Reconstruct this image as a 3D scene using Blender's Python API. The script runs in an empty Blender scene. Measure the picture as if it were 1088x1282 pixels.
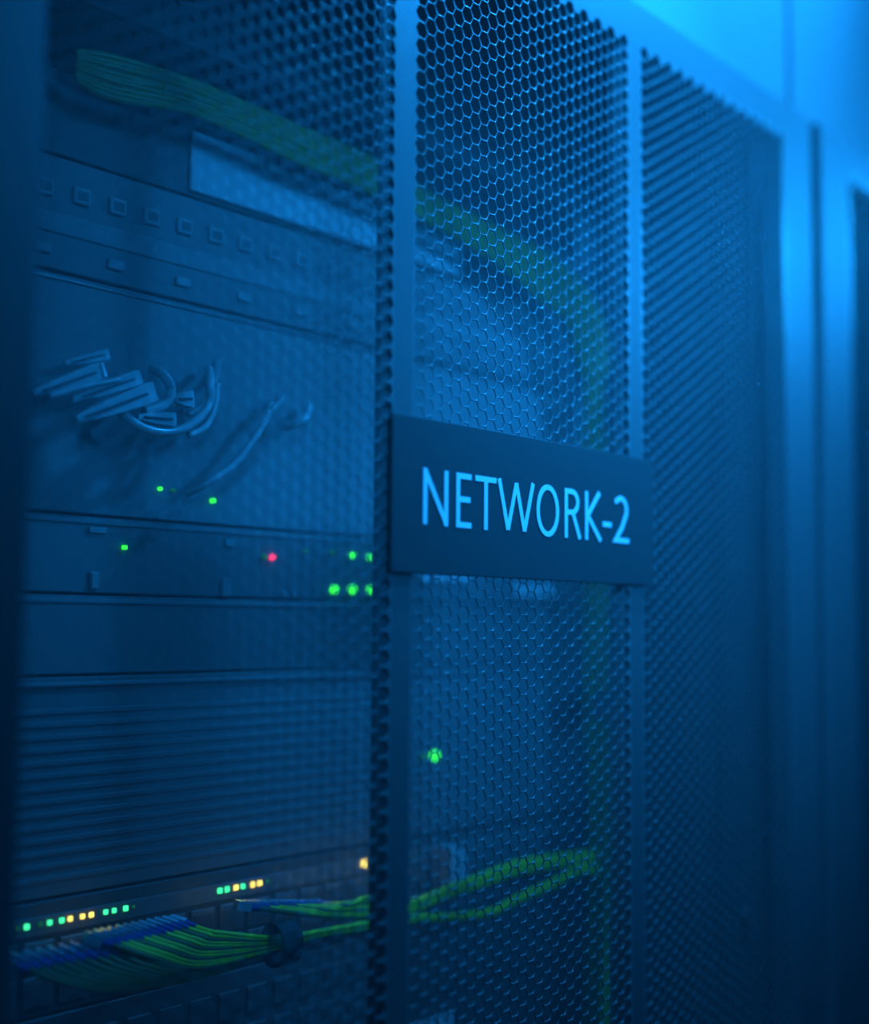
import bpy, math, random
import numpy as np
from mathutils import Vector
random.seed(7)
HAZE = 1.2; HAZE2 = 0.12  # densities of the haze added to lighten dark areas
SC = bpy.context.scene
COL = SC.collection

# ------------------------------------------------------------------ camera
FP = 1720.0
PSI = math.radians(39.8); PITCH = math.atan(142 / 1720); ROLL = 0.008
CAM = Vector((0, -0.355, 1.70))
_H = Vector((math.cos(PSI), math.sin(PSI), 0)); _Z = Vector((0, 0, 1))
FW = _H * math.cos(PITCH) + _Z * math.sin(PITCH)
_R0 = Vector((math.sin(PSI), -math.cos(PSI), 0)); _U0 = _R0.cross(FW)
RT = _R0 * math.cos(ROLL) + _U0 * math.sin(ROLL); UP = RT.cross(FW)
cd = bpy.data.cameras.new('camera'); cam = bpy.data.objects.new('camera', cd); COL.objects.link(cam)
from mathutils import Matrix
m = Matrix.Identity(4)
for i in range(3):
    m[i][0] = RT[i]; m[i][1] = UP[i]; m[i][2] = -FW[i]; m[i][3] = CAM[i]
cam.matrix_world = m
cd.sensor_fit = 'VERTICAL'; cd.sensor_height = 36; cd.sensor_width = 36 * 1088 / 1282
cd.lens = FP / 1282 * 36
cd.clip_start = 0.01
cd.dof.use_dof = True; cd.dof.focus_distance = 0.598; cd.dof.aperture_fstop = cd.lens / 20.0
SC.camera = cam


def at(px, py, D):
    """world point on the vertical plane D metres behind the door front that projects to a given photo position"""
    d = FW + RT * ((px - 544) / FP) - UP * ((py - 641) / FP)
    return CAM + d * ((D - CAM.y) / d.y)


# ------------------------------------------------------------------ materials
def mat(name, col, rough=0.5, metal=0.0, bump=0.0, scale=60.0, spec=0.5, var=0.0):
    m = bpy.data.materials.new(name); m.use_nodes = True
    nt = m.node_tree; b = nt.nodes['Principled BSDF']
    b.inputs['Roughness'].default_value = rough; b.inputs['Metallic'].default_value = metal
    b.inputs['Specular IOR Level'].default_value = spec
    tc = nt.nodes.new('ShaderNodeTexCoord')
    no = nt.nodes.new('ShaderNodeTexNoise'); no.inputs['Scale'].default_value = scale; no.inputs['Detail'].default_value = 4
    nt.links.new(tc.outputs['Object'], no.inputs['Vector'])
    cr = nt.nodes.new('ShaderNodeMix'); cr.data_type = 'RGBA'
    v = 1 - var
    cr.inputs['A'].default_value = (col[0] * v, col[1] * v, col[2] * v, 1)
    cr.inputs['B'].default_value = (min(1, col[0] * (1 + var)), min(1, col[1] * (1 + var)), min(1, col[2] * (1 + var)), 1)
    nt.links.new(no.outputs['Fac'], cr.inputs['Factor']); nt.links.new(cr.outputs['Result'], b.inputs['Base Color'])
    if bump:
        bp = nt.nodes.new('ShaderNodeBump'); bp.inputs['Strength'].default_value = bump; bp.inputs['Distance'].default_value = 0.0005
        nt.links.new(no.outputs['Fac'], bp.inputs['Height']); nt.links.new(bp.outputs['Normal'], b.inputs['Normal'])
    return m


def emit(name, col, s):
    m = bpy.data.materials.new(name); m.use_nodes = True
    nt = m.node_tree; b = nt.nodes['Principled BSDF']
    b.inputs['Base Color'].default_value = (*col, 1); b.inputs['Emission Color'].default_value = (*col, 1)
    b.inputs['Emission Strength'].default_value = s
    return m


M = dict(
    door=mat('grey powder coat', (.10, .10, .10), .44, 0, .15, 900, .45, .05),
    mesh=mat('coated mesh steel', (.15, .15, .15), .30, 0, 0, 200, .8),
    header=mat('smooth light grey panel', (.17, .17, .17), .5, 0, .05, 500, .4, .05),
    sign=mat('dark sign laminate', (.052, .052, .052), .5, 0, 0, 100, .3, .04),
    letter=mat('white lettering', (.95, .95, .95), .6),
    body=mat('cabinet steel', (.08, .08, .08), .5, 0, .1, 500, .5, .05),
    face=mat('device face grey', (.22, .22, .22), .5, 0, .05, 300, .4, .06),
    facedark=mat('device face charcoal', (.085, .085, .085), .5, 0, .05, 300, .4, .08),
    facemid=mat('device face mid grey', (.165, .165, .165), .5, 0, .05, 300, .4, .08),
    pale=mat('pale blank panel', (.40, .42, .42), .6, 0, 0, 100, .3, .05),
    module=mat('pale jack module', (.28, .28, .28), .5),
    bright=mat('bright white plastic', (.9, .9, .9), .4),
    black=mat('black plastic', (.02, .02, .02), .5),
    socket=mat('socket plastic', (.10, .10, .10), .5),
    steel=mat('bare steel edge', (.45, .45, .45), .3, 1.0),
    cable=mat('dimmed yellow cable jacket', (.20, .145, .02), .45, 0, 0, 100, .5, .2),  # darker copy of the yellow jacket, weak light put into its colour
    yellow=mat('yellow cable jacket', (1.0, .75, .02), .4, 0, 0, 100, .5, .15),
    grey_cable=mat('grey cable jacket', (.42, .42, .42), .3),
    plug=mat('clear plug plastic', (.5, .5, .55), .3),
    boot=mat('blue plug boot', (.02, .04, .28), .4),
    floor=mat('floor vinyl', (.12, .12, .12), .4, 0, .1, 20, .5, .1),
    wall=mat('wall paint', (.15, .15, .15), .8, 0, .1, 30, .3, .05),
    green=emit('green indicator', (.03, 1, .03), 2.2),
    teal=emit('mint indicator', (.05, 1, .35), 2.0),
    amber=emit('amber indicator', (1, .75, .12), 2.4),
    red=emit('red indicator', (1, .03, .12), 2.6),
    dim=emit('dim green indicator', (.02, .35, .06), .22),
)


# ------------------------------------------------------------------ mesh building
class MB:
    def __init__(s): s.v = []; s.f = []

    def add(s, vs, fs):
        n = len(s.v); s.v += [tuple(v) for v in vs]; s.f += [tuple(i + n for i in f) for f in fs]; return s

    def box(s, x0, x1, y0, y1, z0, z1, b=0.0):
        if b <= 0:
            v = [(x, y, z) for x in (x0, x1) for y in (y0, y1) for z in (z0, z1)]
            return s.add(v, [(0, 1, 3, 2), (4, 6, 7, 5), (0, 4, 5, 1), (2, 3, 7, 6), (0, 2, 6, 4), (1, 5, 7, 3)])
        # chamfered box: 24 verts
        X = (x0, x1); Y = (y0, y1); Zz = (z0, z1); vs = []; idx = {}
        for i in (0, 1):
            for j in (0, 1):
                for k in (0, 1):
                    sx, sy, sz = (1, -1)[i], (1, -1)[j], (1, -1)[k]
                    p = (X[i], Y[j], Zz[k])
                    for a in range(3):
                        q = [p[0] + sx * b, p[1] + sy * b, p[2] + sz * b]; q[a] = p[a]
                        idx[(i, j, k, a)] = len(vs); vs.append(tuple(q))
        F = []
        for a in range(3):
            for e in (0, 1):
                o = [c for c in range(3) if c != a]
                loop = []
                for u, w in ((0, 0), (1, 0), (1, 1), (0, 1)):
                    t = [0, 0, 0]; t[a] = e; t[o[0]] = u; t[o[1]] = w; loop.append(idx[(*t, a)])
                if (e == 0) == (a != 1): loop = loop[::-1]
                F.append(tuple(loop))
        for a in range(3):       # edges running along axis a
            o = [c for c in range(3) if c != a]
            for u in (0, 1):
                for w in (0, 1):
                    t0 = [0, 0, 0]; t0[o[0]] = u; t0[o[1]] = w; t1 = list(t0); t1[a] = 1
                    q = [idx[(*t0, o[0])], idx[(*t1, o[0])], idx[(*t1, o[1])], idx[(*t0, o[1])]]
                    F.append(tuple(q))
        for i in (0, 1):
            for j in (0, 1):
                for k in (0, 1): F.append((idx[(i, j, k, 0)], idx[(i, j, k, 1)], idx[(i, j, k, 2)]))
        return s.add(vs, F)

    def cyl(s, c, axis, r, l, n=16, r2=None):
        """cylinder from centre c of one end along axis vector for length l"""
        a = Vector(axis).normalized(); h = Vector((0, 0, 1)) if abs(a.z) < .9 else Vector((1, 0, 0))
        u = a.cross(h).normalized(); w = a.cross(u); c = Vector(c); r2 = r if r2 is None else r2
        v = []
        for t, rr in ((0, r), (l, r2)):
            for k in range(n):
                g = 2 * math.pi * k / n; v.append(c + a * t + (u * math.cos(g) + w * math.sin(g)) * rr)
        f = [(k, (k + 1) % n, n + (k + 1) % n, n + k) for k in range(n)] + [tuple(range(n))[::-1], tuple(range(n, 2 * n))]
        return s.add(v, f)

    def tube(s, pts, r, n=10, sub=8, flat=1.0):
        P = [Vector(p) for p in pts]
        if sub > 1:
            Q = []
            for i in range(len(P) - 1):
                a = P[max(0, i - 1)]; b = P[i]; c = P[i + 1]; d = P[min(len(P) - 1, i + 2)]
                for j in range(sub):
                    t = j / sub
                    Q.append(.5 * ((2 * b) + (c - a) * t + (2 * a - 5 * b + 4 * c - d) * t * t + (3 * b - a - 3 * c + d) * t ** 3))
            Q.append(P[-1]); P = Q
        v = []; f = []; u = None
        for i, p in enumerate(P):
            t = (P[min(i + 1, len(P) - 1)] - P[max(i - 1, 0)]).normalized()
            if u is None:
                h = Vector((0, 0, 1)) if abs(t.z) < .9 else Vector((1, 0, 0)); u = t.cross(h).normalized()
            u = (u - t * u.dot(t)).normalized(); w = t.cross(u)
            for k in range(n):
                g = 2 * math.pi * k / n; v.append(p + (u * math.cos(g) + w * math.sin(g) * flat) * r)
        for i in range(len(P) - 1):
            for k in range(n):
                k2 = (k + 1) % n; f.append((i * n + k, i * n + k2, (i + 1) * n + k2, (i + 1) * n + k))
        f.append(tuple(range(n))[::-1]); f.append(tuple((len(P) - 1) * n + k for k in range(n)))
        return s.add(v, f)

    def build(s, name, material, parent=None, smooth=False, loc=None):
        me = bpy.data.meshes.new(name); me.from_pydata(s.v, [], s.f); me.update()
        import bmesh
        bm = bmesh.new(); bm.from_mesh(me); bmesh.ops.recalc_face_normals(bm, faces=bm.faces); bm.to_mesh(me); bm.free()
        me.materials.append(material)
        if smooth:
            for p in me.polygons: p.use_smooth = True
        return link(me, name, parent, loc)


def link(me, name, parent=None, loc=None):
    o = bpy.data.objects.new(name, me); COL.objects.link(o)
    if parent: o.parent = parent
    if loc is not None: o.location = loc
    return o


def tag(o, label, cat, group=None, kind=None):
    o['label'] = label; o['category'] = cat
    if group: o['group'] = group
    if kind: o['kind'] = kind
    return o


def empty(name, loc, label, cat, group=None):
    o = bpy.data.objects.new(name, None); COL.objects.link(o); o.location = loc; o.empty_display_size = .02
    return tag(o, label, cat, group)


def struct(o): o['kind'] = 'structure'; return o


# ------------------------------------------------------------------ perforated sheet
S = 0.004; CP = 0.006; RP = 0.0069282; WALL = 0.00030; TH = 0.00055; BV = 0.00019
PW = 0.165; NC = 27; NR = 268
PT = 1.997; PB = PT - 0.0045 - RP * (NR + .5)
def perforated_mesh():
    V = []; F = []
    ang = [math.radians(60 * k) for k in range(6)]
    hexu = np.array([(math.cos(a), math.sin(a)) for a in ang])
    apo = S * math.sqrt(3) / 2
    k_in = (apo - WALL) / apo; k_bv = (apo - WALL + BV) / apo
    cx = .0045 + CP * np.arange(NC)
    allv = []; allf = []; n = 0
    base_f = []
    for a in range(6):
        b = (a + 1) % 6
        for ring in range(4):   # 0 outer front,1 bevel front,2 inner front,3 inner back,4 outer back
            base_f.append((ring * 6 + a, (ring + 1) * 6 + a, (ring + 1) * 6 + b, ring * 6 + b))
    base_f = np.array(base_f)
    base = np.zeros((30, 3))
    for ring, (k, y) in enumerate(((1, 0), (k_bv, 0), (k_in, BV), (k_in, TH), (1, TH))):
        base[ring * 6:(ring + 1) * 6, 0] = hexu[:, 0] * S * k
        base[ring * 6:(ring + 1) * 6, 2] = hexu[:, 1] * S * k
        base[ring * 6:(ring + 1) * 6, 1] = y
    top = -0.0012
    for c in range(NC):
        off = 0 if c % 2 == 0 else RP / 2
        for r in range(NR):
            o = np.array((cx[c], 0, top - apo - off - r * RP))
            allv.append(base + o); allf.append(base_f + n); n += 30
    V = np.concatenate(allv); F = np.concatenate(allf)
    ev = []; ef = []
    def quad(pts):
        for y in (0, TH):
            i = len(V) + len(ev); ev.extend([(x, y, z) for x, z in pts]); ef.append((i, i + 1, i + 2, i + 3))
    def fill(poly_z, ztarget):     # poly_z: list of (x,z)
        for a, b in zip(poly_z[:-1], poly_z[1:]): quad([a, b, (b[0], ztarget), (a[0], ztarget)])
    for ztar, row, sgn in ((0, 0, 1), (PB - PT, NR - 1, -1)):
        pl = []
        for c in range(NC):
            off = 0 if c % 2 == 0 else RP / 2
            zc = top - apo - off - row * RP; z = zc + sgn * apo
            if c == 0: pl.append((cx[c] - S, zc))
            pl += [(cx[c] - S / 2, z), (cx[c] + S / 2, z)]
            if c == NC - 1: pl.append((cx[c] + S, zc))
        fill(pl, ztar)
    zt, zb = top - apo, top - apo - (NR - 1) * RP
    for side, c in ((-1, 0), (1, NC - 1)):
        X = 0 if side < 0 else PW
        off = 0 if c % 2 == 0 else RP / 2
        pl = [(cx[c] + side * S, zt - off)]
        for r in range(NR):
            zc = zt - off - r * RP
            if r: pl.append((cx[c] + side * S, zc))
            if r < NR - 1: pl.append((cx[c] + side * S / 2, zc - apo))
        for a, b in zip(pl[:-1], pl[1:]): quad([a, b, (X, b[1]), (X, a[1])])
        quad([(X, 0), (pl[0][0], 0), pl[0], (X, pl[0][1])])
        quad([(X, PB - PT), (pl[-1][0], PB - PT), pl[-1], (X, pl[-1][1])])
    V = np.concatenate([V, np.array(ev)]); F = np.concatenate([F, np.array(ef)])
    me = bpy.data.meshes.new('perforated_panel')
    me.vertices.add(len(V)); me.vertices.foreach_set('co', V.astype(np.float32).ravel())
    me.loops.add(F.size); me.loops.foreach_set('vertex_index', F.astype(np.int32).ravel())
    me.polygons.add(len(F)); me.polygons.foreach_set('loop_start', np.arange(0, F.size, 4, dtype=np.int32))
    me.update(calc_edges=True); me.validate()
    me.materials.append(M['mesh'])
    return me
PERF = perforated_mesh()

DOOR_L, DOOR_R, DOOR_T, DOOR_B = .1925, .7912, 2.0185, .06
def make_rack(dx, label, shut=True):
    """an open-fronted steel cabinet with a perforated door; dx shifts it along the row"""
    r = empty('server_rack', (.492 + dx, .5, 0), label, 'server rack', 'server racks standing in one row')
    ox = -(.492 + dx)
    def part(mb, name, m, par=r, smooth=False):
        o = mb.build(name, m, par, smooth); return o
    L = Vector((ox, -.5, 0))
    def B(*a, **k): return MB().box(*a, **k)
    def shift(mb): mb.v = [(x + ox + dx, y - .5, z) for x, y, z in mb.v]; return mb
    body = MB()
    body.box(.193, .1945, .032, .98, .03, 2.03); body.box(.7895, .791, .032, .98, .03, 2.03)
    body.box(.193, .791, .032, .98, 2.0195, 2.031); body.box(.193, .791, .032, .98, .02, .035)
    part(shift(body), 'cabinet_body', M['body'])
    part(shift(B(.195, .789, .968, .98, .036, 2.019)), 'back_panel', M['body'])
    for x0, x1 in ((.2305, .2545), (.7295, .7535)):
        rail = MB().box(x0, x1, .1345, .137, .036, 2.019).box(x0 if x0 < .5 else x1 - .002, x0 + .002 if x0 < .5 else x1, .137, .17, .036, 2.019)
        for z in np.arange(1.35, 2.0, .0148):
            rail.box((x0 + x1) / 2 - .004, (x0 + x1) / 2 + .004, .1335, .1344, z, z + .007)
        part(shift(rail), 'mounting_rail', M['facemid'])
    for x0, x1 in ((.1955, .205), (.779, .7885)):
        part(shift(B(x0, x1, .034, .06, .036, 2.018)), 'front_post', M['body'])
    # door
    fr = MB(); t = .019
    px = [DOOR_L + 0.0, .2357, .2357 + PW, .4112, .4112 + PW, .5867, .5867 + PW, DOOR_R]
    b = .002
    # outer ring face with chamfer and return
    oL, oR, oT, oB = DOOR_L, DOOR_R, DOOR_T, DOOR_B
    iL, iR = .2357, .5867 + PW
    def q(pts): fr.add(pts, [(0, 1, 2, 3)])
    q([(oL + b, 0, oB + b), (iL, 0, oB + b), (iL, 0, oT - b), (oL + b, 0, oT - b)])
    q([(iR, 0, oB + b), (oR - b, 0, oB + b), (oR - b, 0, oT - b), (iR, 0, oT - b)])
    q([(iL, 0, PT), (iR, 0, PT), (iR, 0, oT - b), (iL, 0, oT - b)])
    q([(iL, 0, oB + b), (iR, 0, oB + b), (iR, 0, PB), (iL, 0, PB)])
    ring0 = [(oL + b, 0, oB + b), (oR - b, 0, oB + b), (oR - b, 0, oT - b), (oL + b, 0, oT - b)]
    ring1 = [(oL, b, oB), (oR, b, oB), (oR, b, oT), (oL, b, oT)]
    ring2 = [(oL, t, oB), (oR, t, oB), (oR, t, oT), (oL, t, oT)]
    for a, c in ((ring0, ring1), (ring1, ring2)):
        for i in range(4): j = (i + 1) % 4; fr.add([a[i], a[j], c[j], c[i]], [(0, 1, 2, 3)])
    # inner returns behind the perforated field
    for x0, x1 in ((oL + .0005, iL - .001), (iR + .001, oR - .0005)): fr.box(x0, x1, .0021, .013, oB + .001, oT - .001)
    fr.box(iL, iR, .0012, t, PT + .001, oT - .001); fr.box(iL, iR, .0012, t, oB + .001, PB - .001)
    door = part(shift(fr), 'door', M['door'])
    for k in range(2):
        x0 = (.2357 + PW, .4112 + PW)[k]; x1 = (.4112, .5867)[k]
        mu = MB(); mu.add([(x0, 0, PB), (x1, 0, PB), (x1, 0, PT), (x0, 0, PT)], [(0, 1, 2, 3)])
        st_ = MB().box(x0 + .0006, x1 - .0006, .0011, .011, PB + .001, PT - .001)
        part(shift(st_), 'stiffener', M['module'], door)  # coloured paler than the mullion so its sides look lit
        part(shift(mu), 'mullion', M['door'], door)
    for k in range(3):
        o = link(PERF, 'perforated_panel', door)
        o.location = ((.2357, .4112, .5867)[k] + ox + dx, -.5, PT)
    return r, door

rack, door = make_rack(0, 'server rack whose door carries the blue NETWORK-2 sign')
rack2, door2 = make_rack(.6103, 'neighbouring server rack at the far end of the row, only its door edge showing')
# door fastener seen near the top of the third field
f = MB().cyl((.672 - .492, -.5 - .0015, 1.9935), (0, 1, 0), .0032, .0016, 18); f.box(.672 - .492 - .0004, .672 - .492 + .0004, -.5023, -.5015, 1.991, 1.996)
o = f.build('fastener', M['steel'], door)
f = MB().cyl((.6905 - .492, -.5 - .0012, 1.5455), (0, 1, 0), .003, .0013, 18)
f.build('fastener', M['door'], door)

# header panels over the row, split by a shallow groove
GL = at(977, 60, .0205).x; GR = at(989, 60, .0205).x
for i, (x0, x1, lab) in enumerate(((-.6, GL, 'long smooth header panel above the NETWORK-2 door, left of the vertical groove'),
                                   (GR, 2.1, 'smooth header panel above the neighbouring rack, right of the vertical groove'))):
    c = ((x0 + x1) / 2, .03, 2.010)
    hp = empty('header_panel', c, lab, 'panel', 'header panels above the racks')
    MB().box(x0 - c[0], x1 - c[0], -.0100, -.0070, 0, .46, .0008).build('face_plate', M['header'], hp)
    MB().box(x0 - c[0] + .002, x1 - c[0] - .002, -.0068, .02, .025, .44).build('backing_frame', M['body'], hp)
js = empty('joint_strip', ((GL + GR) / 2, .0240, 2.0105), 'recessed upright joint strip between the two header panels', 'strip')
g = (GR - GL) / 2 + .004
MB().box(-g + .0042, g - .0042, -.0018, -.0008, 0, .45).build('web', M['header'], js)
bs = empty('filler_strip', ((DOOR_R + DOOR_R + .0118) / 2, .0075, .0), 'narrow recessed filler strip between the NETWORK-2 door and the next door', 'strip')
MB().box(-.0056, .0056, 0, .0012, 0, 2.005).build('web', M['door'], bs)
MB().box(-.0056, -.0045, .0012, .010, 0, 2.005).build('flange', M['door'], bs); MB().box(.0045, .0056, .0012, .010, 0, 2.005).build('flange', M['door'], bs)

# ------------------------------------------------------------------ sign
X0, X1, ZB, ZT = .3978, .5942, 1.7205, 1.7830
sg = empty('name_sign', ((X0 + X1) / 2, 0, ZB), 'dark blue rectangular sign plate reading NETWORK-2 fixed on the mesh door', 'sign')
w = (X1 - X0) / 2
MB().box(-w, w, -.0021, -.0001, 0, ZT - ZB, .0003).build('sign_plate', M['sign'], sg)

def strokes(paths, wd, closed=()):
    """mitred stroke outlines as solid strips in the x-z plane"""
    mb = MB()
    for pi, (P, cl) in enumerate(paths):
        n = len(P); L = []; R = []
        for i in range(n):
            a = P[i - 1] if (i > 0 or cl) else None; c = P[(i + 1) % n] if (i < n - 1 or cl) else None
            p = P[i]
            def nrm(u, v):
                dx, dz = v[0] - u[0], v[1] - u[1]; l = math.hypot(dx, dz); return (-dz / l, dx / l)
            if a is None: nn = nrm(p, c); k = 1
            elif c is None: nn = nrm(a, p); k = 1
            else:
                n1 = nrm(a, p); n2 = nrm(p, c); mx, mz = n1[0] + n2[0], n1[1] + n2[1]; l = math.hypot(mx, mz) or 1
                nn = (mx / l, mz / l); k = min(3.2, 1 / max(.2, nn[0] * n1[0] + nn[1] * n1[1]))
            h = wd / 2 * k
            L.append((p[0] + nn[0] * h, p[1] + nn[1] * h)); R.append((p[0] - nn[0] * h, p[1] - nn[1] * h))
        rng = n if cl else n - 1
        y0, y1 = -.00240 - pi * .00001, -.00205
        for i in range(rng):
            j = (i + 1) % n
            q = [L[i], L[j], R[j], R[i]]
            mb.add([(x, y0, z) for x, z in q] + [(x, y1, z) for x, z in q],
                   [(0, 1, 2, 3), (7, 6, 5, 4), (0, 4, 5, 1), (1, 5, 6, 2), (2, 6, 7, 3), (3, 7, 4, 0)])
    return mb
H = .0226; WD = .00235; h2 = WD / 2
def arc(cx, cz, rx, rz, a0, a1, n=14): return [(cx + rx * math.cos(math.radians(a0 + (a1 - a0) * i / n)), cz + rz * math.sin(math.radians(a0 + (a1 - a0) * i / n))) for i in range(n + 1)]
def glyph(ch, W):
    l, r_, b, t = h2, W - h2, h2, H - h2
    if ch == 'N': return [([(l, 0), (l, H)], 0), ([(r_, 0), (r_, H)], 0), ([(l, H - .001), (r_, .001)], 0)]
    if ch == 'E': return [([(W, t), (l, t), (l, b), (W, b)], 0), ([(l, H * .52), (W * .93, H * .52)], 0)]
    if ch == 'T': return [([(0, t), (W, t)], 0), ([(W / 2, t), (W / 2, 0)], 0)]
    if ch == 'W': return [([(h2 * .6, H), (W * .27, .001)], 0), ([(W * .27, .001), (W * .5, H - .001)], 0), ([(W * .5, H - .001), (W * .73, .001)], 0), ([(W * .73, .001), (W - h2 * .6, H)], 0)]
    if ch == 'O': return [(arc(W / 2, H / 2, W / 2 - h2, H / 2 - h2 + .0004, 0, 360 - 360 / 36, 35), 1)]
    if ch == 'R': return [([(l, 0), (l, t), (W * .45, t)] + arc(W * .45, H * .735, W * .36, H * .265 - h2, 80, -80, 10) + [(l + h2, H * .47 + h2)], 0), ([(W * .5, H * .47 + h2), (W * .95, 0)], 0)]
    if ch == 'K': return [([(l, 0), (l, H)], 0), ([(W * .9, H), (l + .001, H * .5)], 0), ([(l + .001, H * .5), (W * .97, 0)], 0)]
    if ch == '-': return [([(0, H * .36), (W, H * .36)], 0)]
    if ch == '2': return [([(W * .08, H * .86)] + arc(W * .46, H * .70, W * .38, H * .30 - h2, 130, -25, 12) + [(W * .55, H * .33), (l + .0004, b), (W, b)], 0)]
for ch, a, c in (('N', .4163, .4319), ('E', .4373, .4472), ('T', .4499, .4644), ('W', .4657, .4918), ('O', .4938, .5112), ('R', .5158, .5288), ('K', .5325, .5460), ('-', .5474, .5550), ('2', .5572, .5706)):
    mb = strokes(glyph(ch, c - a), WD)
    mb.v = [(x + a - (X0 + X1) / 2, y, z + 1.7402 - ZB) for x, y, z in mb.v]
    mb.build('letter', M['letter'], sg)

# ------------------------------------------------------------------ equipment in the rack
EX0, EX1 = .2575, .7275      # chassis between the rails
FY = .13
def device(name, z0, z1, face, label, cat, depth=.6, grp=None, ears=True, fy=FY):
    d = empty(name, (.4925, fy, z0), label, cat, grp)
    h = z1 - z0
    MB().box(EX0 - .4925, EX1 - .4925, .0065, depth, .0004, h - .0004).build('chassis', M['body'], d)
    MB().box(EX0 - .4925, EX1 - .4925, 0, .006, .0001, h - .0001, .0004).build('front_panel', face, d)
    if ears:
        for s in (-1, 1):
            e = MB().box(-.0235 / 2 + s * .2465, .0235 / 2 + s * .2465, .0012, .0035, .001, h - .001, .0004)
            for zz in ((.25, .75) if h > .03 else (.5,)): e.cyl((s * .2465, -.0012, h * zz), (0, 1, 0), .003, .0024, 14)
            e.build('mounting_ear', face, d)
    return d
def loc(d, p): return (p.x - d.location.x, p.y - d.location.y, p.z - d.location.z)
def led(d, px, py, m, r=.0011, name='indicator_light', sq=False):
    fy = d.location.y; p = loc(d, at(px, py, fy))
    mb = MB()
    if sq: mb.box(p[0] - r, p[0] + r, -.0019, .0004, p[2] - r, p[2] + r, .0002)
    else: mb.cyl((p[0], -.0019, p[2]), (0, 1, 0), r * .8, .0003, 14, r).cyl((p[0], -.0016, p[2]), (0, 1, 0), r, .002, 14)
    o = mb.build(name, M[m], d)
    o['label'] = {'green': 'bright green light', 'teal': 'mint green light', 'amber': 'amber light', 'red': 'red light', 'dim': 'dim green light'}[m]
    return o
def plate(d, px, py, wpx, hpx, m, name, y0=-.0012, lab=None):
    """a small raised plate centred on a spot of the front, size in metres"""
    p = loc(d, at(px, py, d.location.y))
    o = MB().box(p[0] - wpx / 2, p[0] + wpx / 2, y0, .0004, p[2] - hpx / 2, p[2] + hpx / 2, .0003).build(name, M[m], d)
    if lab: o['label'] = lab
    return o

# A  blank cover at the top
dA = device('blank_cover', 1.968, 2.0100, M['facedark'], 'dark blanking cover at the very top of the rack above the yellow cables', 'cover', .02)
plate(dA, 270, 8, .045, .012, 'facemid', 'label_strip', lab='faint pale strip')
# B  unit with long pale blank panel
dB = device('distribution_unit', 1.897, 1.9335, M['facedark'], 'rack unit with a long pale blank panel, below the yellow cable run', 'distribution unit')
p0 = at(240, 200, FY - .002); p1 = at(578, 300, FY - .002)
MB().box(p0.x - .4925, p1.x - .4925, -.0025, -.0002, at(240, 238, .128).z - 1.897, at(240, 163, .128).z - 1.897, .0005).build('pale_panel', M['pale'], dB)['label'] = 'long pale blank panel'
# C  patch panel with pale jack modules
dC = device('patch_bay', 1.8475, 1.8960, M['facemid'], 'patch panel with two rows of small pale jack modules under the pale blank panel', 'patch panel')
for row, (zz, hh, ww) in enumerate(((.034, .0075, .0085), (.008, .0045, .0085))):
    for k in range(22 if row == 0 else 11):
        x = -.205 + k * (.0188 if row == 0 else .0376)
        j = MB().box(x - ww / 2, x + ww / 2, -.002, .0002, zz - hh / 2, zz + hh / 2, .0006)
        jo = j.build('jack_module', M['module'], dC)
        if row == 0: MB().box(x - .0028, x + .0028, -.00215, -.0014, zz - .0022, zz + .0018).build('socket', M['socket'], jo)
MB().box(-.225, .225, -.001, -.0001, .0155, .0245, .0004).build('designation_strip', M['face'], dC)['label'] = 'paler writing strip'
# D  big plain server
dD = device('rack_server', 1.7460, 1.8462, M['face'], 'tall plain-faced server with grey cables hanging in front of it', 'server')
MB().box(-.235, .235, -.0012, -.0001, .0972, .0988, .0004).build('top_lip', M['steel'], dD)['label'] = 'bright metal lip'
led(dD, 199, 612, 'green', .0009); led(dD, 215.5, 614, 'dim', .0009); led(dD, 265, 627, 'green', .001, sq=True)
# E  thin server with many lights
dE = device('rack_server', 1.7125, 1.7450, M['facemid'], 'thin server with a red and several green lights at sign height', 'server')
MB().box(-.235, .235, -.0008, -.0001, .0292, .0315, .0004).build('top_lip', M['face'], dE)
led(dE, 154.5, 685.5, 'green', .0009, sq=True); led(dE, 329.5, 697, 'dim', .0013); led(dE, 339.5, 697.5, 'red', .0013)
led(dE, 440, 695, 'green', .0013); led(dE, 462, 697.5, 'green', .0012); led(dE, 415, 691, 'dim', .0012); led(dE, 381, 690, 'dim', .0009)
led(dE, 417, 738, 'green', .0020); led(dE, 440, 738, 'green', .0020); led(dE, 463, 738.5, 'green', .0018)
plate(dE, 121, 664, .009, .0026, 'module', 'latch', lab='pale latch')
o = plate(dE, 116.5, 727, .0048, .0078, 'face', 'pull_tab', lab='pale pull tab'); plate(dE, 116.5, 727, .0036, .0066, 'module', 'tab_label', -.0016)
plate(dE, 282, 735, .005, .0085, 'module', 'pull_tab', lab='pale pull tab')
plate(dE, 287, 680, .006, .0034, 'module', 'latch', lab='pale latch')
plate(dE, 355, 744, .0032, .003, 'module', 'port'); plate(dE, 367, 744, .003, .003, 'module', 'port')
for k, (px, w_) in enumerate(((645, .006), (657, .005), (669, .006), (684, .007))): plate(dE, px, 739, w_, .0072, 'bright', 'port', -.003, 'bright port shell')
for px in (530, 548, 565, 580): plate(dE, px, 724, .007, .003, 'bright', 'port', -.002)
# F
dF = device('storage_unit', 1.6785, 1.7115, M['facemid'], 'plain-fronted unit below the server with the red light', 'storage unit')
MB().box(-.235, .235, -.0008, -.0001, .0296, .0318, .0004).build('top_lip', M['face'], dF)
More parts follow.
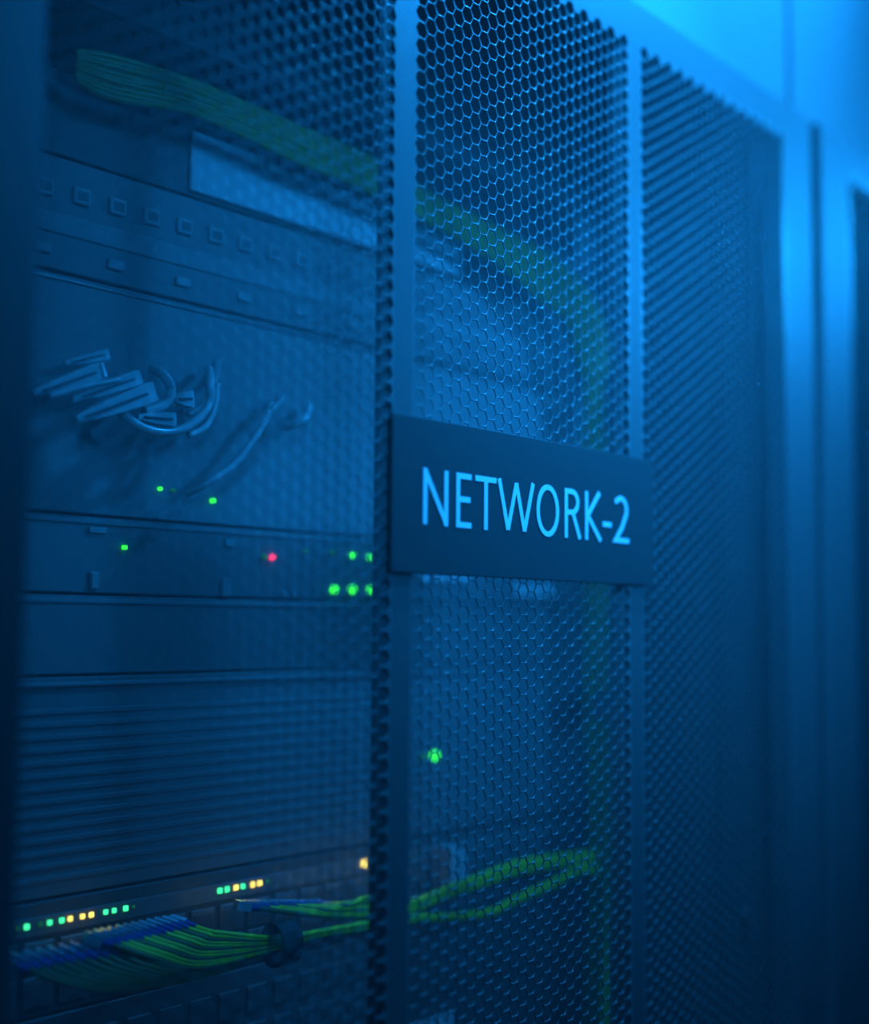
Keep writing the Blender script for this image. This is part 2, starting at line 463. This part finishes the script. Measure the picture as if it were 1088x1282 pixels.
# G grooved unit
dG = device('storage_unit', 1.5885, 1.6775, M['facemid'], 'tall unit with fine horizontal cooling grooves above the lit switch', 'storage unit')
MB().box(-.235, .235, -.0018, -.0001, .0850, .0868, .0004).build('top_lip', M['face'], dG)['label'] = 'brighter lip'
for k in range(14):
    MB().box(-.222, .175, -.0007, .0002, .006 + k * .0052, .0083 + k * .0052, .0003).build('vent_rib', M['facemid'], dG)
led(dG, 543, 946, 'green', .0026); led(dG, 529, 947, 'dim', .0016)
# H switch with indicator row
dH = device('network_switch', 1.5420, 1.5872, M['facedark'], 'network switch with a long row of mint and amber lights', 'network switch')
MB().box(-.225, .225, -.001, -.0002, .0318, .0395, .0003).build('indicator_strip', M['facemid'], dH)['label'] = 'slightly paler strip'
zled = 1.5785
def ledx(px, z, m, r, sq=True):
    # x on the front where the vertical line through px crosses height z
    lo, hi = 0, 1282
    for _ in range(40):
        mid = (lo + hi) / 2
        if at(px, mid, FY).z > z: lo = mid
        else: hi = mid
    return led(dH, px, lo, m, r, sq=sq)
for px, mm, rr in ((20, 'dim', .0007), (31, 'teal', .001), (48, 'dim', .0009), (60, 'teal', .001), (75, 'teal', .001), (85.5, 'amber', .001), (101, 'amber', .001), (112, 'amber', .001), (130, 'teal', .001), (140.6, 'teal', .001), (155, 'teal', .0011), (165, 'dim', .0006),
                   (273, 'teal', .0012), (282, 'teal', .0012), (293, 'amber', .0012), (302, 'teal', .0011), (314, 'amber', .0012), (322.6, 'amber', .0012), (333, 'dim', .0008), (454, 'amber', .0017)):
    ledx(px, zled, mm, rr, sq=px < 460)
for row in range(2):
    for k in range(24):
        x = -.21 + k * .0172
        jo = MB().box(x - .0071, x + .0071, -.0012, .0002, .0035 + row * .0138, .0158 + row * .0138, .0004).build('port', M['facemid'], dH)
        MB().box(x - .0055, x + .0055, -.0015, -.0006, .005 + row * .0138, .0135 + row * .0138).build('socket', M['socket'], jo)
# I lower patch panel
dI = device('patch_bay', 1.5000, 1.5408, M['facedark'], 'dark patch panel directly under the lit switch, yellow cables plugged in', 'patch panel')
for row in range(2):
    for k in range(24):
        x = -.21 + k * .0172
        MB().box(x - .0065, x + .0065, -.0012, .0002, .004 + row * .017, .015 + row * .017, .0004).build('jack_module', M['body'], dI)
# J ribbed power unit
dJ = device('power_supply', 1.4100, 1.4985, M['facedark'], 'power unit with upright pale ribs at the bottom of the picture', 'power supply')
for k in range(38):
    x = -.2 + k * .0082
    MB().box(x - .0022, x + .0022, -.003, .0002, .008, .080, .0006).build('upright_rib', M['bright'], dJ)
dK = device('storage_unit', 1.32, 1.4088, M['facedark'], 'dark unit under the ribbed power unit', 'storage unit')

# upright pale cable trunk right of the switch plugs
vt = empty('cable_finger', at(568, 1105, .118), 'pair of upright pale cable guide fingers beside the yellow cables', 'cable guide')
for s, px in ((0, 566), (1, 577)):
    a = at(px, 1060 + s * 6, .118) - vt.location; b = at(px, 1112, .118) - vt.location
    MB().box(a.x - .003, a.x + .003, -.002, .0115, b.z, a.z, .0008).build('finger', M['pale'], vt)

# ------------------------------------------------------------------ cables
def cable(pts, r, m, name, label, cat, group=None, plugs=None):
    P = [Vector(p) for p in pts]; c = P[0]
    o = MB().tube([p - c for p in P], r, 8, 6).build(name, M[m], None, True, c)
    tag(o, label, cat, group)
    if plugs:
        d = (P[0] - P[1]).normalized()
        MB().cyl((0, 0, 0) , d, .0016, .005, 8, .0021).build('boot', M['boot'], o)
        # plug body
        u = d.cross(Vector((0, 0, 1))).normalized(); w_ = u.cross(d)
        q0 = d * .005; vs = []
        for t in (0, .007):
            for a, b in ((-1, -1), (1, -1), (1, 1), (-1, 1)): vs.append(q0 + d * t + u * a * .0024 + w_ * b * .0020)
        MB().add(vs, [(0, 1, 2, 3), (7, 6, 5, 4), (0, 4, 5, 1), (1, 5, 6, 2), (2, 6, 7, 3), (3, 7, 4, 0)]).build('plug', M['plug'], o)
    return o
rnd = random.Random(3)
# long run: across the top, over to the right, down the side
for k in range(9):
    a = k % 3; b = k // 3
    y = .118 - .005 * b
    j = lambda s=2: rnd.uniform(-s, s)
    u = (a - 1)
    pts = [at(95 + j(), 66 + 4 * k, y + .008), at(138 + j(), 84 + 6 * k - 12 + j(), y + .004), at(230, 99 + 5 * k + j(), y), at(300, 128 + 5 * k + j(), y),
           at(368, 160 + 5 * k + j(), y), at(460, 200 + 4.6 * k + j(), y), at(545, 248 + 4.4 * k + j(), y), at(620, 288 + 4.8 * k + j(), y), at(690 - 3 * (k - 4), 334 + 5 * k + j(), y - .004),
           at(728 - 4.5 * (k - 4), 385 + 2 * k + j(), y - .008), at(742 - 4.5 * (k - 4), 450 + j(), y - .008), at(742 + 8 * u + j(1), 530, y - .006), at(744 + 9 * u + j(1), 640, y - .004),
           at(745 + 10 * u + j(1), 760, y - .003), at(745 + 10 * u + j(1), 860, y - .003), at(749 + 10 * u + j(1), 980, y - .003), at(750 + 10 * u + j(1), 1100, y - .003), at(746 + 10 * u, 1280, y - .003), at(745 + 10 * u, 1400, y - .003)]
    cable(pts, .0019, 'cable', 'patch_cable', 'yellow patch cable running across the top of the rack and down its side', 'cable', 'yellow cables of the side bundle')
# strap round the side bundle
for py, lab in ((882, 'black strap round the yellow side bundle, beside the small green light'), (1330, 'black strap round the yellow side bundle near the bottom')):
    c = at(747, py, .108)
    s_ = MB(); n = 24
    for t0 in range(n):
        a0 = 2 * math.pi * t0 / n; a1 = 2 * math.pi * (t0 + 1) / n
        def e(a, k): return (math.cos(a) * (.0150 + k), math.sin(a) * (.0110 + k))
        (xa, ya), (xb, yb), (xc, yc), (xd, yd) = e(a0, 0), e(a1, 0), e(a1, .0008), e(a0, .0008)
        z = .0075
        s_.add([(xa, ya, -z), (xb, yb, -z), (xb, yb, z), (xa, ya, z), (xd, yd, -z), (xc, yc, -z), (xc, yc, z), (xd, yd, z)],
               [(0, 1, 2, 3), (5, 4, 7, 6), (3, 2, 6, 7), (0, 4, 5, 1)])
    o = s_.build('cable_strap', M['black'], None, False, c); tag(o, lab, 'strap')

# bottom yellow fans: plugs in the patch panel, gathered in a tie at (348,1180)
def fan(n, start, knot, spread, label, group, tail, r=.0012, ydep=.110):
    for k in range(n):
        t = k / max(1, n - 1)
        s = start(t); kk = knot(t)
        pts = [s[0], s[1], s[2], kk] + tail(t)
        cable(pts, r, 'yellow' if (k * 7 + n) % 3 and n != 10 else 'cable', 'patch_cable', label, 'cable', group, plugs=True)  # some cables get the darker jacket copy, shade put into colour
def st1(t):
    return [at(140 + 105 * t, 1183 - 22 * t, .104), at(195 + 70 * t, 1201 - 34 * t, .098), at(250 + 25 * t, 1212 - 44 * t, .097)]
fan(12, st1, lambda t: at(345, 1189 - 15 * t, .097), 0, 'yellow patch cable with blue boot fanning into the dark tie', 'yellow cables left of the dark tie',
    lambda t: [at(400, 1172 - 6 * t, .097), at(462, 1163 - 8 * t, .098), at(520, 1153 - 6 * t, .1), at(570, 1151 - 5 * t, .1), at(615, 1145 - 5 * t, .1), at(645, 1130 - 5 * t, .1), at(690, 1111 - 6 * t, .1), at(738, 1091 - 6 * t, .1), at(754, 1120, .101 + .004 * t), at(752 + 8 * t, 1290, .1), at(752 + 8 * t, 1400, .1)])
def st2(t):
    return [at(34 + 130 * t, 1214 - 22 * t, .104), at(84 + 110 * t, 1232 - 26 * t, .098), at(150 + 80 * t, 1240 - 28 * t, .097)]
fan(10, st2, lambda t: at(255, 1222 - 14 * t, .098), 0, 'yellow patch cable, shade put into its jacket colour, of the lowest row at the lower left', 'yellow cables of the lowest row',
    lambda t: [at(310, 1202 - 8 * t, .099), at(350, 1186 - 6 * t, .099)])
def st3(t):
    return [at(325 + 90 * t, 1137 - 5 * t, .104), at(365 + 75 * t, 1143 - 12 * t, .099), at(400 + 45 * t, 1147 - 18 * t, .098)]
fan(9, st3, lambda t: at(462, 1148 - 24 * t, .099), 0, 'yellow patch cable with pale plug right of the dark tie', 'yellow cables right of the dark tie',
    lambda t: [at(515, 1142 - 14 * t, .1), at(560, 1123 - 12 * t, .1), at(610, 1107 - 14 * t, .1), at(650, 1093 - 14 * t, .1), at(700, 1084 - 12 * t, .102), at(745, 1076 - 8 * t, .104)])
tc_ = at(353, 1181, .095)
tz = MB(); n = 20
for i in range(n):
    a0 = 2 * math.pi * i / n; a1 = 2 * math.pi * (i + 1) / n
    P_ = lambda a, R_, x: (x, math.cos(a) * R_ * .8, math.sin(a) * R_ * 1.0)
    tz.add([P_(a0, .0085, -.006), P_(a1, .0085, -.006), P_(a1, .0085, .006), P_(a0, .0085, .006), P_(a0, .0097, -.006), P_(a1, .0097, -.006), P_(a1, .0097, .006), P_(a0, .0097, .006)],
           [(0, 1, 2, 3), (5, 4, 7, 6), (0, 4, 5, 1), (2, 6, 7, 3)])
tag(tz.build('cable_tie', M['black'], None, False, tc_), 'dark round tie gathering the lower yellow cables into one bunch', 'cable tie')

# grey cables and connectors in front of the tall server
def plugbar(px0, py0, px1, py1, hw, y, name, label, tip=None):
    a = at(px0, py0, y); b = at(px1, py1, y); d = (b - a); L_ = d.length; d.normalize(); n_ = Vector((-d.z, 0, d.x))
    o = MB()
    prof = [(-hw, -.003), (hw, -.003), (hw * 1.0, .003), (-hw, .003)]
    secs = ((0, .35), (.35, .72), (.9, 1), (1, .9))
    vs = []
    for t, k in secs:
        for u, v in prof: vs.append(d * (L_ * t) + n_ * (u * k) + Vector((0, v * k, 0)))
    fs = [(3, 2, 1, 0), (12, 13, 14, 15)]
    for s0 in range(3):
        for e in range(4): fs.append((s0 * 4 + e, s0 * 4 + (e + 1) % 4, s0 * 4 + 4 + (e + 1) % 4, s0 * 4 + 4 + e))
    o.add(vs, fs); ob = o.build(name, M['grey_cable'], None, False, a); tag(ob, label, 'connector')
    # moulded ridge along its length
    vs = []
    for t in (.1, .88):
        for u, v in ((-hw * .12, -.0033), (hw * .12, -.0033), (hw * .12, -.0020), (-hw * .12, -.0020)): vs.append(d * (L_ * t) + n_ * u + Vector((0, v, 0)))
    MB().add(vs, [(3, 2, 1, 0), (4, 5, 6, 7), (0, 1, 5, 4), (1, 2, 6, 5), (2, 3, 7, 6), (3, 0, 4, 7)]).build('ridge', M['facedark'], ob)
    if tip:
        vs = []
        for t in (.985, 1.02):
            for u, v in ((-hw * .8, -.0035), (hw * .8, -.0035), (hw * .8, .002), (-hw * .8, .002)): vs.append(d * (L_ * t) + n_ * u + Vector((0, v, 0)))
        MB().add(vs, [(3, 2, 1, 0), (4, 5, 6, 7), (0, 1, 5, 4), (1, 2, 6, 5), (2, 3, 7, 6), (3, 0, 4, 7)]).build('metal_tip', M['bright'], ob)['label'] = 'metal tip with its shine painted white'  # highlight on the tip put in as plain white
    return ob
plugbar(42, 492, 124, 464, .0036, .112, 'cable_connector', 'uppermost long grey connector with a white tip, before the tall server', True)
plugbar(90, 500, 172, 472, .0032, .108, 'cable_connector', 'grey connector just under the white-tipped one')
plugbar(95, 525, 190, 490, .0044, .106, 'cable_connector', 'broad grey connector, lowest of the slanting ones')
plugbar(172, 522, 216, 526, .0030, .110, 'cable_connector', 'short level grey connector left of the curled cables')
plugbar(218, 500, 238, 500, .0038, .112, 'cable_connector', 'small square grey connector among the curled cables')
plugbar(80, 455, 132, 444, .0022, .118, 'cable_connector', 'faint thin connector above the white-tipped one')
def gc(pp, r, label, y=.112):
    cable([at(a, b, y + (c if c else 0)) for a, b, c in [(q + (0,))[:3] for q in pp]], r, 'grey_cable', 'grey_cable', label, 'cable')
gc([(190, 462, .012), (205, 470), (214, 487), (210, 503), (196, 511), (180, 515)], .0022, 'curled grey cable making the small left loop above the green light')
gc([(150, 515), (180, 536), (216, 541), (244, 528), (262, 505), (263, 475), (262, 462, .012)], .0020, 'grey cable sweeping under the connectors and up to a bright end', .109)
gc([(236, 519), (252, 510), (262, 490), (270, 470, .01), (272, 452, .015)], .0018, 'thin grey cable curving up right of the small square connector', .115)
gc([(236, 545), (256, 535), (268, 512), (272, 480)], .0016, 'outermost grey cable of the curled group', .112)
gc([(340, 505, .01), (330, 530), (312, 558), (292, 582), (262, 603), (235, 618, .01)], .0018, 'thin grey cable drooping towards the green light right of centre', .112)
gc([(352, 498, .012), (346, 508), (340, 515), (330, 545, .008)], .0014, 'short thin grey strand beside the drooping cable', .116)
gc([(388, 508, .012), (384, 520), (372, 530), (358, 535, .01)], .0020, 'short bright grey cable end right of the drooping cable', .110)
gc([(60, 497), (110, 483), (150, 475)], .0010, 'hair-thin grey lead under the white-tipped connector', .105)

# round pale discs behind the middle mesh field
bl = empty('pale_discs', at(690, 180, .128), 'small pale round discs behind the upper middle mesh', 'disc')
for px, py in ((670, 169), (688, 180), (728, 195)):
    c = at(px, py, .1275) - bl.location
    MB().cyl(c, (0, 1, 0), .0042, .0015, 18).build('pale_disc', M['pale'], bl)

# ------------------------------------------------------------------ room
struct(MB().box(-2.5, 3.5, -2.5, 2.0, -.05, 0).build('floor', M['floor']))
struct(MB().box(-2.5, 3.5, -2.5, 2.0, 2.9, 2.95).build('ceiling', M['wall']))
struct(MB().box(-2.5, 3.5, 2.0, 2.05, 0, 2.9).build('wall_back', M['wall']))
struct(MB().box(3.5, 3.55, -2.5, 2.0, 0, 2.9).build('wall_right', M['wall']))

# veil haze added in the aisle and rack to lift the darks
hm = bpy.data.materials.new('veil haze'); hm.use_nodes = True
nt = hm.node_tree; nt.nodes.clear(); ou = nt.nodes.new('ShaderNodeOutputMaterial'); vs_ = nt.nodes.new('ShaderNodeVolumeScatter')
vs_.inputs['Density'].default_value = HAZE; vs_.inputs['Anisotropy'].default_value = 0.0
nt.links.new(vs_.outputs[0], ou.inputs['Volume'])
hz = MB().box(.196, .788, .0205, .967, .04, 2.018).build('haze', hm); tag(hz, 'x', 'haze', None, 'stuff')
h2m = hm.copy(); h2m.name = 'thin veil haze'; h2m.node_tree.nodes['Volume Scatter'].inputs['Density'].default_value = HAZE2
h2o = MB().box(-.9, 2.2, -1.6, -.004, .001, 2.6).build('haze', h2m); tag(h2o, 'very thin blue haze added in front of the doors to lift the darks', 'haze', None, 'stuff')
hz['kind'] = 'stuff'; hz['label'] = 'thin blue haze added behind the mesh to lift the dark rack interior'; hz['category'] = 'haze'

# ------------------------------------------------------------------ light
BLUE = (.007, .30, 1.0)
def spot(name, loc_, tgt, e, ang, blend, r, col=BLUE):
    l = bpy.data.lights.new(name, 'SPOT'); l.energy = e; l.color = col; l.spot_size = math.radians(ang); l.spot_blend = blend; l.shadow_soft_size = r
    o = bpy.data.objects.new(name, l); COL.objects.link(o); o.location = loc_
    o.rotation_euler = (Vector(tgt) - Vector(loc_)).to_track_quat('-Z', 'Y').to_euler(); return o
def area(name, loc_, tgt, e, sx, sy, col=BLUE, spread=180):
    l = bpy.data.lights.new(name, 'AREA'); l.shape = 'RECTANGLE'; l.size = sx; l.size_y = sy; l.energy = e; l.color = col; l.spread = math.radians(spread)
    o = bpy.data.objects.new(name, l); COL.objects.link(o); o.location = loc_
    o.rotation_euler = (Vector(tgt) - Vector(loc_)).to_track_quat('-Z', 'Y').to_euler(); return o
spot('ceiling_spot', (1.0, -.28, 2.45), (.74, 0, 2.21), 100, 62, 1.0, .05)
spot('end_lamp', (1.9, -.53, 2.25), (.72, 0, 1.98), 39, 47, 1.0, .07)
spot('front_fill', (.85, -1.3, 2.3), (.70, .1, 1.94), 195, 30, 1.0, .22)  # unseen fill, added so the rack interior shows
spot('left_fill', (-.35, -1.0, 2.15), (.61, .05, 1.90), 125, 25, 1.0, .15)  # unseen second fill, added to brighten left-facing mullion and mesh sides
spot('ledge_fill', (.60, -.08, 2.28), (.60, -.03, 1.7), 33, 64, 1.0, .02)  # unseen light added to brighten the upward ledges of the mesh
for px_, e_ in ((300, .0009), (420, .0009), (500, .0012), (130, .0006)):  # point lights added near the switch to warm the cable colour
    gd = bpy.data.lights.new('cable_warm_fill', 'POINT'); gd.energy = e_; gd.color = (.9, 1, .1); gd.shadow_soft_size = .004
    go = bpy.data.objects.new('cable_warm_fill', gd); COL.objects.link(go); go.location = (at(px_, 1100, FY - .02).x, FY - .018, 1.5765)

w = bpy.data.worlds.new('world'); SC.world = w; w.use_nodes = True
w.node_tree.nodes['Background'].inputs[0].default_value = (0.0, .35, 1, 1); w.node_tree.nodes['Background'].inputs[1].default_value = .004

SC.view_settings.view_transform = 'Standard'; SC.view_settings.look = 'None'; SC.view_settings.gamma = 1
SC.view_settings.exposure = 0; SC.view_settings.use_curve_mapping = False
SC.cycles.use_denoising = True
SC.cycles.max_bounces = 6; SC.cycles.sample_clamp_indirect = 3
